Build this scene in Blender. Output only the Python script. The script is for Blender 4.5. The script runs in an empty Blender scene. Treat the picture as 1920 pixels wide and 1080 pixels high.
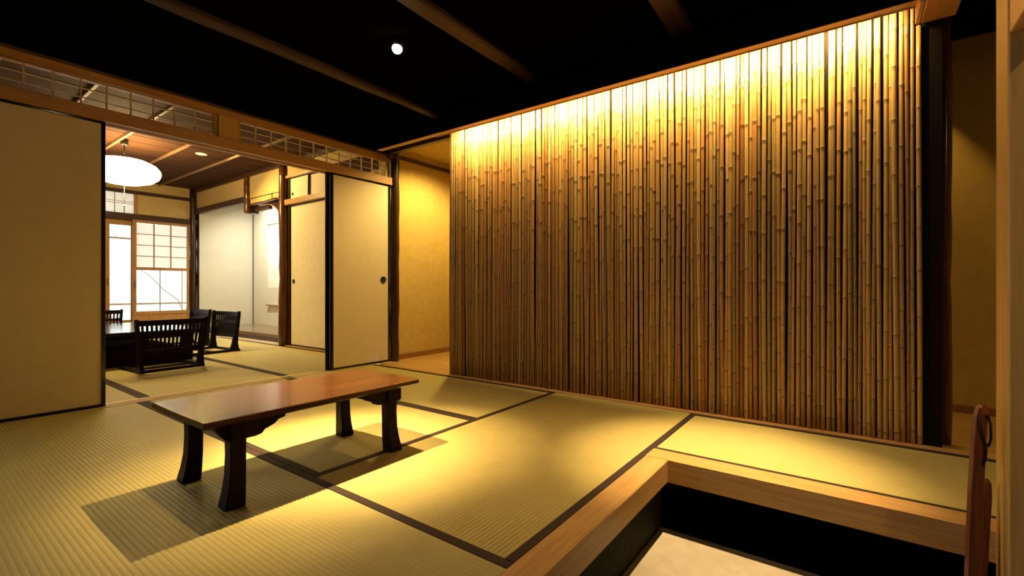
import bpy, bmesh, math, random
from mathutils import Vector, Matrix
random.seed(7)
S = bpy.context.scene
COL = S.collection
PI = math.pi

# ------------------------------------------------------------------ camera, world, lights, exposure
YAW = math.radians(36.231)
cam = bpy.data.cameras.new('camera')
cam.sensor_width = 36.0
cam.lens = 36.0 * 868.0 / 1920.0
cam.clip_start = 0.02
camo = bpy.data.objects.new('camera', cam)
COL.objects.link(camo)
camo.location = (0, 0, 0.72)
camo.rotation_euler = (PI / 2, 0, YAW - PI / 2)
S.camera = camo

S.view_settings.view_transform = 'Standard'
S.view_settings.look = 'None'
S.view_settings.gamma = 1.0
S.view_settings.use_curve_mapping = False
S.view_settings.exposure = 0.0

w = bpy.data.worlds.new('daylight')
S.world = w
w.use_nodes = True
bg = w.node_tree.nodes['Background']
bg.inputs[0].default_value = (0.96, 0.98, 1.0, 1)
bg.inputs[1].default_value = 4.5

try:
    cy = S.cycles
    cy.use_denoising = True
    cy.max_bounces = 8
    cy.diffuse_bounces = 5
    cy.sample_clamp_indirect = 6.0
    cy.caustics_reflective = False
    cy.caustics_refractive = False
except Exception:
    pass

WARM = (1.0, 0.66, 0.30)
WARM2 = (1.0, 0.69, 0.21)
P_TABLE = 66.0      # each spot over the low table
P_PILLAR_FILL = 20.0       # added unseen spot behind the camera, brightens the pillar
P_EDGE = 72.0       # spot over the entrance ledge
P_COVE = 150.0        # light strip above the bamboo
P_CORR = 190.0        # passage downlight (far end)
P_DOWN = 110.0        # recessed downlight of the back room
P_CORR2 = 36.0       # passage downlight (near end)
P_ALCOVE = 42.0      # lamp hidden in the alcove
L_SHADE = 36.0       # paper lantern surface
LAMPS = []


def spot_lamp(name, loc, aim, power, angle, blend, color, radius=0.02, parent=None):
    l = bpy.data.lights.new(name, 'SPOT')
    l.energy = power
    l.color = color
    l.spot_size = math.radians(angle)
    l.spot_blend = blend
    l.shadow_soft_size = radius
    o = bpy.data.objects.new(name, l)
    COL.objects.link(o)
    d = Vector(aim) - Vector(loc)
    o.rotation_euler = d.to_track_quat('-Z', 'Y').to_euler()
    o.location = loc
    if parent:
        o.location = Vector(loc) - parent.location
        o.parent = parent
    return o


def area_lamp(name, loc, aim, sx, sy, power, color, spread=PI, up='Y', parent=None):
    l = bpy.data.lights.new(name, 'AREA')
    l.shape = 'RECTANGLE'
    l.size, l.size_y = sx, sy
    l.energy = power
    l.color = color
    l.spread = spread
    o = bpy.data.objects.new(name, l)
    COL.objects.link(o)
    o.location = loc
    return o


# window portal: guides the daylight that really comes through the openings
pl = bpy.data.lights.new('window_portal', 'AREA')
pl.shape = 'RECTANGLE'
pl.size, pl.size_y = 2.0, 2.0
pl.cycles.is_portal = True
plo = bpy.data.objects.new('window_portal', pl)
COL.objects.link(plo)
plo.location = (2.0, 9.6, 1.05)
plo.rotation_euler = (-PI / 2, 0, 0)

# ------------------------------------------------------------------ materials


def new_mat(name):
    m = bpy.data.materials.new(name)
    m.use_nodes = True
    nt = m.node_tree
    return m, nt, nt.nodes['Principled BSDF']


def N(nt, typ, **kw):
    n = nt.nodes.new(typ)
    for k, v in kw.items():
        setattr(n, k, v)
    return n


def coords(nt, scale, kind='Object'):
    tc = N(nt, 'ShaderNodeTexCoord')
    mp = N(nt, 'ShaderNodeMapping')
    mp.inputs['Scale'].default_value = scale
    nt.links.new(tc.outputs[kind], mp.inputs['Vector'])
    return mp.outputs['Vector']


def ramp(nt, fac, stops):
    r = N(nt, 'ShaderNodeValToRGB')
    cr = r.color_ramp
    while len(cr.elements) > len(stops):
        cr.elements.remove(cr.elements[-1])
    while len(cr.elements) < len(stops):
        cr.elements.new(0.5)
    for e, (p, c) in zip(cr.elements, stops):
        e.position = p
        e.color = (c[0], c[1], c[2], 1)
    nt.links.new(fac, r.inputs['Fac'])
    return r.outputs['Color']


def bump(nt, b, h, strength, dist):
    bp = N(nt, 'ShaderNodeBump')
    bp.inputs['Strength'].default_value = strength
    bp.inputs['Distance'].default_value = dist
    nt.links.new(h, bp.inputs['Height'])
    nt.links.new(bp.outputs['Normal'], b.inputs['Normal'])


def mat_plain(name, c, rough=0.6, var=0.12, scale=4.0, bumps=0.0, bscale=300.0, spec=0.3):
    m, nt, b = new_mat(name)
    v = coords(nt, (scale,) * 3)
    n = N(nt, 'ShaderNodeTexNoise')
    n.inputs['Detail'].default_value = 6
    nt.links.new(v, n.inputs['Vector'])
    lo = [x * (1 - var) for x in c]
    hi = [min(1, x * (1 + var)) for x in c]
    nt.links.new(ramp(nt, n.outputs['Fac'], [(0.3, lo), (0.7, hi)]), b.inputs['Base Color'])
    b.inputs['Roughness'].default_value = rough
    b.inputs['Specular IOR Level'].default_value = spec
    if bumps:
        v2 = coords(nt, (bscale,) * 3)
        n2 = N(nt, 'ShaderNodeTexNoise')
        n2.inputs['Detail'].default_value = 3
        nt.links.new(v2, n2.inputs['Vector'])
        bump(nt, b, n2.outputs['Fac'], bumps, 0.002)
    return m


def mat_wood(name, c1, c2, axis='X', rough=0.45, fine=60.0, spec=0.4, bumps=0.12, coat=0.0):
    m, nt, b = new_mat(name)
    s = [fine, fine, fine]
    s['XYZ'.index(axis)] = fine * 0.035
    v = coords(nt, s)
    n = N(nt, 'ShaderNodeTexNoise')
    n.inputs['Detail'].default_value = 5
    n.inputs['Roughness'].default_value = 0.6
    n.inputs['Distortion'].default_value = 0.5
    nt.links.new(v, n.inputs['Vector'])
    s2 = [fine * 0.16] * 3
    s2['XYZ'.index(axis)] = fine * 0.012
    v2 = coords(nt, s2)
    n2 = N(nt, 'ShaderNodeTexNoise')
    n2.inputs['Detail'].default_value = 3
    nt.links.new(v2, n2.inputs['Vector'])
    mx = N(nt, 'ShaderNodeMath', operation='MULTIPLY_ADD')
    nt.links.new(n.outputs['Fac'], mx.inputs[0])
    mx.inputs[1].default_value = 0.55
    sc = N(nt, 'ShaderNodeMath', operation='MULTIPLY')
    nt.links.new(n2.outputs['Fac'], sc.inputs[0])
    sc.inputs[1].default_value = 0.45
    nt.links.new(sc.outputs[0], mx.inputs[2])
    nt.links.new(ramp(nt, mx.outputs[0], [(0.34, c1), (0.66, c2)]), b.inputs['Base Color'])
    b.inputs['Roughness'].default_value = rough
    b.inputs['Specular IOR Level'].default_value = spec
    if coat:
        b.inputs['Coat Weight'].default_value = coat
        b.inputs['Coat Roughness'].default_value = 0.10
    if bumps:
        bump(nt, b, n.outputs['Fac'], bumps, 0.001)
    return m


def mat_emit(name, c, s):
    m = bpy.data.materials.new(name)
    m.use_nodes = True
    nt = m.node_tree
    nt.nodes.remove(nt.nodes['Principled BSDF'])
    e = N(nt, 'ShaderNodeEmission')
    e.inputs[0].default_value = (c[0], c[1], c[2], 1)
    e.inputs[1].default_value = s
    nt.links.new(e.outputs[0], nt.nodes['Material Output'].inputs[0])
    return m


def mat_tatami(name, along):
    # woven rush: strands lie across the ridges, slightly uneven in tone
    m, nt, b = new_mat(name)
    i = 0 if along == 'X' else 1
    s = [0, 0, 40.0]
    s[i] = 420.0
    s[1 - i] = 26.0
    v = coords(nt, s)
    n = N(nt, 'ShaderNodeTexNoise')
    n.inputs['Detail'].default_value = 3
    nt.links.new(v, n.inputs['Vector'])
    v2 = coords(nt, (2.2, 2.2, 2.2))
    n2 = N(nt, 'ShaderNodeTexNoise')
    n2.inputs['Detail'].default_value = 4
    nt.links.new(v2, n2.inputs['Vector'])
    ad = N(nt, 'ShaderNodeMath', operation='MULTIPLY_ADD')
    nt.links.new(n.outputs['Fac'], ad.inputs[0])
    ad.inputs[1].default_value = 0.75
    h = N(nt, 'ShaderNodeMath', operation='MULTIPLY')
    nt.links.new(n2.outputs['Fac'], h.inputs[0])
    h.inputs[1].default_value = 0.25
    nt.links.new(h.outputs[0], ad.inputs[2])
    nt.links.new(ramp(nt, ad.outputs[0], [(0.32, (0.45, 0.385, 0.13)), (0.68, (0.60, 0.525, 0.20))]), b.inputs['Base Color'])
    b.inputs['Roughness'].default_value = 0.55
    b.inputs['Specular IOR Level'].default_value = 0.35
    bump(nt, b, n.outputs['Fac'], 0.25, 0.0008)
    return m


def mat_bamboo():
    m, nt, b = new_mat('bamboo_skin')
    oi = N(nt, 'ShaderNodeObjectInfo')
    base = ramp(nt, oi.outputs['Random'], [(0.0, (0.184, 0.073, 0.018)), (0.14, (0.389, 0.218, 0.061)), (0.28, (0.292, 0.121, 0.030)),
                                          (0.42, (0.432, 0.257, 0.078)), (0.56, (0.216, 0.150, 0.048)), (0.70, (0.400, 0.199, 0.051)),
                                          (0.84, (0.454, 0.281, 0.090)), (1.0, (0.270, 0.184, 0.057))])
    v = coords(nt, (90, 90, 2.2))
    n = N(nt, 'ShaderNodeTexNoise')
    n.inputs['Detail'].default_value = 4
    nt.links.new(v, n.inputs['Vector'])
    streak = ramp(nt, n.outputs['Fac'], [(0.3, (0.62, 0.56, 0.48)), (0.62, (1, 1, 1))])
    mu = N(nt, 'ShaderNodeMix', data_type='RGBA', blend_type='MULTIPLY')
    mu.inputs['Factor'].default_value = 0.45
    nt.links.new(base, mu.inputs[6])
    nt.links.new(streak, mu.inputs[7])
    at = N(nt, 'ShaderNodeAttribute', attribute_name='node')
    mx = N(nt, 'ShaderNodeMix', data_type='RGBA')
    nt.links.new(at.outputs['Fac'], mx.inputs['Factor'])
    nt.links.new(mu.outputs[2], mx.inputs[6])
    mx.inputs[7].default_value = (0.06, 0.028, 0.012, 1)
    nt.links.new(mx.outputs[2], b.inputs['Base Color'])
    b.inputs['Roughness'].default_value = 0.30
    b.inputs['Specular IOR Level'].default_value = 0.45
    bump(nt, b, n.outputs['Fac'], 0.1, 0.001)
    return m


def mat_paper_lit(name, c, trans):
    m = bpy.data.materials.new(name)
    m.use_nodes = True
    nt = m.node_tree
    nt.nodes.remove(nt.nodes['Principled BSDF'])
    v = coords(nt, (30, 30, 30))
    n = N(nt, 'ShaderNodeTexNoise')
    n.inputs['Detail'].default_value = 6
    nt.links.new(v, n.inputs['Vector'])
    col = ramp(nt, n.outputs['Fac'], [(0.3, [x * 0.95 for x in c]), (0.7, c)])
    d = N(nt, 'ShaderNodeBsdfDiffuse')
    t = N(nt, 'ShaderNodeBsdfTranslucent')
    nt.links.new(col, d.inputs[0])
    nt.links.new(col, t.inputs[0])
    mx = N(nt, 'ShaderNodeMixShader')
    mx.inputs[0].default_value = trans
    nt.links.new(d.outputs[0], mx.inputs[1])
    nt.links.new(t.outputs[0], mx.inputs[2])
    nt.links.new(mx.outputs[0], nt.nodes['Material Output'].inputs[0])
    return m


def mat_glass():
    m = bpy.data.materials.new('window_glass')
    m.use_nodes = True
    nt = m.node_tree
    nt.nodes.remove(nt.nodes['Principled BSDF'])
    t = N(nt, 'ShaderNodeBsdfTransparent')
    t.inputs[0].default_value = (0.97, 0.98, 0.97, 1)
    g = N(nt, 'ShaderNodeBsdfGlossy')
    g.inputs['Roughness'].default_value = 0.02
    fr = N(nt, 'ShaderNodeFresnel')
    fr.inputs[0].default_value = 1.45
    mx = N(nt, 'ShaderNodeMixShader')
    nt.links.new(fr.outputs[0], mx.inputs[0])
    nt.links.new(t.outputs[0], mx.inputs[1])
    nt.links.new(g.outputs[0], mx.inputs[2])
    nt.links.new(mx.outputs[0], nt.nodes['Material Output'].inputs[0])
    return m


M = {}
M['tat_x'] = mat_tatami('tatami_rush_lengthwise', 'X')
M['tat_y'] = mat_tatami('tatami_rush_crosswise', 'Y')
M['heri'] = mat_plain('tatami_border_cloth', (0.04, 0.025, 0.018), 0.8, 0.25, 60, 0.25, 900)
M['black_ceiling'] = mat_plain('black_stained_boards', (0.0014, 0.0012, 0.0012), 0.9, 0.3, 6, spec=0.0)
M['black_wall'] = mat_plain('black_plaster', (0.0018, 0.0014, 0.0012), 0.9, 0.3, 20, 0.2, spec=0.0)
M['beam'] = mat_wood('old_beam_wood', (0.016, 0.005, 0.0018), (0.045, 0.015, 0.005), 'X', 0.6, 30)
M['cedar_x'] = mat_wood('cedar_lengthwise', (0.40, 0.205, 0.07), (0.56, 0.315, 0.12), 'X', 0.42, 50)
M['pale_x'] = mat_wood('pale_sill_wood', (0.76, 0.60, 0.38), (0.86, 0.71, 0.47), 'X', 0.45, 50)
M['cedar_y'] = mat_wood('cedar_crosswise', (0.40, 0.205, 0.07), (0.56, 0.315, 0.12), 'Y', 0.42, 50)
M['cedar_z'] = mat_wood('cedar_upright', (0.52, 0.31, 0.085), (0.66, 0.43, 0.14), 'Z', 0.45, 50)
M['oak_x'] = mat_wood('ledge_oak_lengthwise', (0.44, 0.255, 0.085), (0.66, 0.43, 0.17), 'X', 0.38, 75)
M['oak_y'] = mat_wood('ledge_oak_crosswise', (0.44, 0.255, 0.085), (0.66, 0.43, 0.17), 'Y', 0.38, 75)
M['honey_z'] = mat_wood('window_frame_wood', (0.40, 0.20, 0.07), (0.56, 0.31, 0.125), 'Z', 0.45, 50)
M['dark_z'] = mat_wood('dark_post_wood', (0.018, 0.006, 0.003), (0.06, 0.02, 0.008), 'Z', 0.3, 35, coat=0.3)
M['dark_x'] = mat_wood('dark_rail_wood', (0.035, 0.016, 0.009), (0.085, 0.04, 0.022), 'X', 0.45, 40)
M['dark_y'] = mat_wood('dark_cross_rail_wood', (0.035, 0.016, 0.009), (0.085, 0.04, 0.022), 'Y', 0.45, 40)
M['log'] = mat_wood('polished_log', (0.055, 0.018, 0.006), (0.16, 0.058, 0.018), 'Z', 0.25, 30, coat=0.4)
M['lacquer'] = mat_plain('black_lacquer', (0.004, 0.0035, 0.003), 0.16, 0.2, 10, spec=0.5)
M['zaisu'] = mat_wood('dark_chair_wood', (0.005, 0.0032, 0.0025), (0.012, 0.007, 0.005), 'Z', 0.42, 40, spec=0.08)
M['table_top'] = mat_wood('brown_lacquered_tabletop', (0.020, 0.007, 0.0022), (0.085, 0.031, 0.008), 'X', 0.24, 42, spec=0.14, coat=0.14, bumps=0.5)
M['table_leg'] = mat_wood('dark_table_wood', (0.005, 0.0025, 0.0018), (0.016, 0.007, 0.004), 'Z', 0.42, 36, spec=0.06)
M['fusuma'] = mat_plain('fusuma_paper', (0.83, 0.72, 0.54), 0.85, 0.03, 2.5, 0.05, 500, spec=0.1)
M['fusuma_w'] = mat_plain('closet_paper', (0.90, 0.83, 0.63), 0.85, 0.03, 2.5, 0.05, 500, spec=0.1)
M['plaster'] = mat_plain('sand_plaster', (0.62, 0.475, 0.225), 0.9, 0.06, 3, 0.25, 350, spec=0.05)
M['plaster_dark'] = mat_plain('dark_brown_plaster', (0.16, 0.105, 0.05), 0.9, 0.08, 3, spec=0.05)
M['plaster_gold'] = mat_plain('ochre_plaster', (0.64, 0.48, 0.17), 0.9, 0.07, 3, 0.35, 300, spec=0.05)
M['plaster_white'] = mat_plain('alcove_plaster', (0.72, 0.70, 0.60), 0.9, 0.03, 3, 0.15, 350, spec=0.05)
M['ceil_board'] = mat_wood('ceiling_board_wood', (0.042, 0.019, 0.009), (0.085, 0.042, 0.02), 'X', 0.7, 30, spec=0.06)
M['batten'] = mat_wood('ceiling_batten_wood', (0.17, 0.10, 0.05), (0.27, 0.165, 0.085), 'Y', 0.5, 60)
M['concrete'] = mat_plain('polished_concrete', (0.37, 0.34, 0.27), 0.6, 0.10, 3.0, 0.1, 200)
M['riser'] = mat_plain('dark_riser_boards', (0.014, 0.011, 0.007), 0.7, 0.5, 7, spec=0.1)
M['bamboo'] = mat_bamboo()
M['black_back'] = mat_plain('dark_backing', (0.012, 0.008, 0.005), 0.9, 0.2, 8, spec=0.02)
M['cork'] = mat_wood('passage_floor_wood', (0.42, 0.25, 0.08), (0.56, 0.36, 0.125), 'Y', 0.45, 22)
M['base'] = mat_wood('baseboard_wood', (0.27, 0.12, 0.04), (0.38, 0.19, 0.065), 'X', 0.5, 45)
M['worm'] = mat_wood('pale_alcove_board', (0.50, 0.36, 0.24), (0.66, 0.50, 0.36), 'Y', 0.5, 35)
M['slab'] = mat_plain('alcove_slab_board', (0.22, 0.165, 0.10), 0.22, 0.2, 6, spec=0.5)
M['shoji'] = mat_paper_lit('shoji_paper', (0.97, 0.94, 0.86), 0.86)
M['scroll'] = mat_plain('scroll_paper', (0.86, 0.85, 0.80), 0.85, 0.03, 5, spec=0.1)
M['scroll_silk'] = mat_plain('scroll_silk_mount', (0.70, 0.67, 0.56), 0.8, 0.06, 120, spec=0.1)
M['ink'] = mat_plain('ink', (0.20, 0.195, 0.18), 0.9, 0.3, 60)
M['shade'] = mat_emit('lantern_paper_glow', (1.0, 0.67, 0.29), L_SHADE)
M['bulb'] = mat_emit('spot_lens_glow', (1.0, 0.78, 0.42), 60.0)
M['bulb_soft'] = mat_emit('downlight_glow', (1.0, 0.72, 0.38), 2.2)
M['black_metal'] = mat_plain('black_metal', (0.012, 0.012, 0.012), 0.4, 0.1, 30, spec=0.4)
M['white_plastic'] = mat_plain('white_cord', (0.7, 0.66, 0.55), 0.5, 0.05, 30)
M['grille'] = mat_wood('grille_slat_wood', (0.34, 0.19, 0.10), (0.46, 0.28, 0.16), 'Y', 0.5, 60)
M['red'] = mat_wood('reddish_lacquered_wood', (0.13, 0.032, 0.014), (0.24, 0.07, 0.03), 'Z', 0.3, 40, coat=0.3)
M['cord'] = mat_plain('dark_leather_cord', (0.03, 0.016, 0.012), 0.7, 0.2, 200)
M['glass'] = mat_glass()
M['metal'] = mat_plain('dark_bronze_pull', (0.022, 0.015, 0.011), 0.4, 0.2, 60, spec=0.5)
M['ground'] = mat_plain('pale_garden_gravel', (0.75, 0.74, 0.70), 0.9, 0.1, 30)
M['out_wood'] = mat_wood('veranda_frame_wood', (0.80, 0.70, 0.56), (0.88, 0.79, 0.66), 'Z', 0.5, 40)
M['branch'] = mat_plain('twig_bark', (0.30, 0.27, 0.22), 0.9, 0.2, 40)

# ------------------------------------------------------------------ builders


def tag(o, label=None, cat=None, group=None, kind=None):
    if label:
        o['label'] = label
    if cat:
        o['category'] = cat
    if group:
        o['group'] = group
    if kind:
        o['kind'] = kind
    return o


def thing(name, label, cat, loc=(0, 0, 0), group=None, kind=None, rotz=0):
    o = bpy.data.objects.new(name, None)
    o.empty_display_size = 0.1
    COL.objects.link(o)
    o.location = loc
    o.rotation_euler = (0, 0, rotz)
    return tag(o, label, cat, group, kind)


def obj(name, bm, mat, parent=None, local=False, smooth=False, label=None):
    """link bm (world coordinates unless local) as one mesh object under parent"""
    me = bpy.data.meshes.new(name)
    bmesh.ops.recalc_face_normals(bm, faces=bm.faces[:])
    off = Vector((0, 0, 0))
    p = parent
    if not local:
        while p:
            off += p.location
            p = p.parent
        if off.length:
            bmesh.ops.translate(bm, verts=bm.verts[:], vec=-off)
    bm.to_mesh(me)
    bm.free()
    if smooth:
        me.polygons.foreach_set('use_smooth', [True] * len(me.polygons))
    if mat:
        me.materials.append(mat)
    o = bpy.data.objects.new(name, me)
    COL.objects.link(o)
    o.parent = parent
    if label:
        o['label'] = label
    return o


def clone(o, loc, parent=None, rot=None):
    c = o.copy()
    COL.objects.link(c)
    c.location = loc
    if parent:
        c.parent = parent
    if rot is not None:
        c.rotation_euler = rot
    return c


def add_box(bm, lo, hi, bev=0.0):
    b = bmesh.new()
    bmesh.ops.create_cube(b, size=1.0)
    for v in b.verts:
        v.co = Vector([(lo[i] + hi[i]) / 2 + v.co[i] * (hi[i] - lo[i]) for i in range(3)])
    if bev:
        bmesh.ops.bevel(b, geom=b.edges[:], offset=bev, segments=1, affect='EDGES')
    me = bpy.data.meshes.new('tmp')
    b.to_mesh(me)
    b.free()
    bm.from_mesh(me)
    bpy.data.meshes.remove(me)


def box(name, lo, hi, mat, parent=None, bev=0.002, label=None, local=False):
    bm = bmesh.new()
    add_box(bm, lo, hi, bev)
    return obj(name, bm, mat, parent, label=label, local=local)


def add_prism(bm, pts, axis, a, b):
    """extrude polygon pts (2-D) along axis from a to b"""
    def p3(p, t):
        if axis == 'X':
            return (t, p[0], p[1])
        if axis == 'Y':
            return (p[0], t, p[1])
        return (p[0], p[1], t)
    v0 = [bm.verts.new(p3(p, a)) for p in pts]
    v1 = [bm.verts.new(p3(p, b)) for p in pts]
    n = len(pts)
    for i in range(n):
        bm.faces.new((v0[i], v0[(i + 1) % n], v1[(i + 1) % n], v1[i]))
    bm.faces.new(v0[::-1])
    bm.faces.new(v1)


def prism(name, pts, axis, a, b, mat, parent=None, local=False, label=None):
    bm = bmesh.new()
    add_prism(bm, pts, axis, a, b)
    return obj(name, bm, mat, parent, local=local, label=label)


def add_tube(bm, path, radii, n=10, cap=True, squash=1.0):
    rings = []
    for i, p in enumerate(path):
        p = Vector(p)
        a = Vector(path[max(0, i - 1)])
        b = Vector(path[min(len(path) - 1, i + 1)])
        t = (b - a).normalized()
        u = t.cross(Vector((0, 0, 1)))
        if abs(t.z) > 0.8:
            u = t.cross(Vector((0, 1, 0)))
        u.normalize()
        v = t.cross(u)
        r = radii[i] if hasattr(radii, '__len__') else radii
        rings.append([bm.verts.new(p + (u * math.cos(2 * PI * k / n) + v * math.sin(2 * PI * k / n) * squash) * r) for k in range(n)])
    for a, b in zip(rings, rings[1:]):
        for k in range(n):
            bm.faces.new((a[k], a[(k + 1) % n], b[(k + 1) % n], b[k]))
    if cap:
        bm.faces.new(rings[0][::-1])
        bm.faces.new(rings[-1])


def tube(name, path, radii, mat, parent=None, n=10, local=False, smooth=True, label=None):
    bm = bmesh.new()
    add_tube(bm, path, radii, n)
    return obj(name, bm, mat, parent, local=local, smooth=smooth, label=label)


def add_lathe(bm, prof, c, n=24, axis='Z'):
    rings = []
    for r, h in prof:
        ring = []
        for k in range(n):
            a = 2 * PI * k / n
            x, y = r * math.cos(a), r * math.sin(a)
            if axis == 'Z':
                q = (c[0] + x, c[1] + y, c[2] + h)
            elif axis == 'Y':
                q = (c[0] + x, c[1] + h, c[2] + y)
            else:
                q = (c[0] + h, c[1] + x, c[2] + y)
            ring.append(bm.verts.new(q))
        rings.append(ring)
    for a, b in zip(rings, rings[1:]):
        for k in range(n):
            bm.faces.new((a[k], a[(k + 1) % n], b[(k + 1) % n], b[k]))
    bm.faces.new(rings[0][::-1])
    bm.faces.new(rings[-1])


def lathe(name, prof, c, mat, parent=None, n=24, axis='Z', local=False, label=None, smooth=True):
    bm = bmesh.new()
    add_lathe(bm, prof, c, n, axis)
    return obj(name, bm, mat, parent, local=local, smooth=smooth, label=label)


def struct(name, label, cat, loc=(0, 0, 0)):
    return thing(name, label, cat, loc, kind='structure')


def sbox(name, lo, hi, mat, label, cat, bev=0.0):
    o = box(name, lo, hi, mat, None, bev)
    return tag(o, label, cat, kind='structure')


# ------------------------------------------------------------------ room shell
XL, YR = -2.2, -2.6             # far side of the entrance, behind the camera
# floors
fl = bmesh.new()
add_box(fl, (XL, 0.66, -0.36), (2.80, 3.62, -0.058))
add_box(fl, (1.97, -1.3, -0.36), (2.80, 0.66, -0.058))
add_box(fl, (-0.9, 3.73, -0.36), (2.98, 8.42, -0.058))
tag(obj('floor', fl, M['black_back']), 'dark subfloor hidden beneath the tatami mats', 'floor', kind='structure')
sbox('floor_entrance', (XL, YR, -0.36), (1.97, 0.655, -0.30), M['concrete'], 'pale concrete floor of the sunken entrance', 'floor')
pf = struct('floor_passage', 'brown wooden floor of the passage behind the bamboo', 'floor', (2.82, -1.6, 0))
for i in range(8):
    x0 = 2.822 + i * 0.15
    box('floor_plank', (x0, -1.6, -0.03), (x0 + 0.1485, 3.70, 0.0), M['cork'], pf, 0.001)
# risers under the ledge
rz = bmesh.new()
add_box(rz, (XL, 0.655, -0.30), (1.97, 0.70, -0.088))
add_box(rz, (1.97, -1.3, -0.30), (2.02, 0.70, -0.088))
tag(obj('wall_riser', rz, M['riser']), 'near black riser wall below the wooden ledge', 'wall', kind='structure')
# entrance ledge, two boards
box_l = box('trim_1', (XL, 0.615, -0.088), (1.935, 0.711, 0.004), M['oak_x'], None, 0.003)
tag(box_l, 'oak entrance ledge board running along the middle tatami mat', 'ledge', kind='structure')
bmL = bmesh.new()
add_prism(bmL, [(1.935, -1.3), (2.045, -1.3), (2.045, 0.711), (1.9355, 0.711), (1.935, 0.615)], 'Z', -0.088, 0.004)
bm_l2 = obj('trim_2', bmL, M['oak_y'])
tag(bm_l2, 'oak entrance ledge board running beside the narrow tatami mat', 'ledge', kind='structure')
# hull walls (behind the camera and out of frame)
sbox('wall_left', (XL - 0.1, YR, -0.36), (XL, 3.72, 2.30), M['plaster_dark'], 'dark brown plaster wall closing the room on the left', 'wall')
sbox('wall_rear', (XL, YR - 0.1, -0.36), (3.9, YR, 2.30), M['plaster_dark'], 'dark brown plaster wall behind the camera', 'wall')
sbox('wall_entrance', (1.97, -1.45, -0.36), (3.82, -1.3, 2.30), M['plaster'], 'sand plaster wall at the end of the narrow mat', 'wall')
# black ceiling and its beams
ce = struct('ceiling', 'black ceiling of the tatami room with exposed beams', 'ceiling', (0, 0, 2.30))
box('ceiling_panel', (XL - 0.1, YR - 0.1, 2.185), (3.9, 3.63, 2.38), M['black_ceiling'], ce, 0)


def beam(y0, y1, z0, xa, xb):
    bm = bmesh.new()
    n = 14
    rows = []
    rnd = random.Random(int(y0 * 100))
    for i in range(n + 1):
        x = xa + (xb - xa) * i / n
        w1, w2, dz = [rnd.uniform(-0.004, 0.004) for _ in range(3)]
        rows.append([bm.verts.new(q) for q in ((x, y0 + w1, z0 + 0.012 + dz), (x, y0 + 0.012 + w1, z0 + dz), (x, y1 - 0.012 + w2, z0 + dz),
                                              (x, y1 + w2, z0 + 0.012 + dz), (x, y1, 2.302), (x, y0, 2.302))])
    for a, b in zip(rows, rows[1:]):
        for k in range(6):
            bm.faces.new((a[k], a[(k + 1) % 6], b[(k + 1) % 6], b[k]))
    bm.faces.new(rows[0][::-1])
    bm.faces.new(rows[-1])
    return obj('beam', bm, M['beam'], ce)


for y0, y1 in ((2.765, 2.85), (1.73, 1.835), (0.705, 0.825), (-0.95, -0.84)):
    beam(y0, y1, 2.15, XL, 2.775)
# black wall above the bamboo
sbox('wall_right', (2.775, -1.3, 2.055), (2.87, 3.66, 2.30), M['black_wall'], 'black wall strip between bamboo top and ceiling', 'wall')

# ------------------------------------------------------------------ tatami mats
SUN = None


def ridge_mesh(x0, x1, y0, y1, along, pitch=0.0152, amp=0.0019):
    bm = bmesh.new()
    wd = (y1 - y0) if along == 'X' else (x1 - x0)
    n = max(4, int(round(wd / pitch)))
    seg = 5
    prof = []
    for i in range(n * seg + 1):
        t = i / (n * seg)
        ph = (i % seg) / seg
        prof.append((t * wd, -amp + amp * abs(math.sin(PI * ph)) ** 0.7))
    la, lb = (x0, x1) if along == 'X' else (y0, y1)

    def P(u, l, z):
        return (l, y0 + u, z) if along == 'X' else (x0 + u, l, z)
    A = [bm.verts.new(P(u, la, z)) for u, z in prof]
    B = [bm.verts.new(P(u, lb, z)) for u, z in prof]
    for i in range(len(A) - 1):
        bm.faces.new((A[i], A[i + 1], B[i + 1], B[i]))
    # skirt and base
    lo = -0.055
    a0, a1 = bm.verts.new(P(0, la, lo)), bm.verts.new(P(wd, la, lo))
    b0, b1 = bm.verts.new(P(0, lb, lo)), bm.verts.new(P(wd, lb, lo))
    bm.faces.new([a0] + A + [a1])
    bm.faces.new([b1] + B[::-1] + [b0])
    bm.faces.new((a0, b0, B[0], A[0]))
    bm.faces.new((a1, A[-1], B[-1], b1))
    bm.faces.new((a0, a1, b1, b0))
    return bm


def tatami(x0, x1, y0, y1, along, label, heri=(True, True), group=None, hw=0.030):
    g = 0.0012
    x0, x1, y0, y1 = x0 + g, x1 - g, y0 + g, y1 - g
    t = thing('tatami_mat', label, 'tatami mat', ((x0 + x1) / 2, (y0 + y1) / 2, -0.055), group)
    obj('mat_surface', ridge_mesh(x0, x1, y0, y1, along), M['tat_x' if along == 'X' else 'tat_y'], t)
    for side, on in enumerate(heri):
        if not on:
            continue
        if along == 'X':
            ya = y0 if side == 0 else y1 - hw
            lo, hi = (x0, ya, -0.02), (x1, ya + hw, 0.0012)
        else:
            xa = x0 if side == 0 else x1 - hw
            lo, hi = (xa, y0, -0.02), (xa + hw, y1, 0.0012)
        box('border', lo, hi, M['heri'], t, 0.0006, label='dark brown cloth border')
    return t


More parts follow.
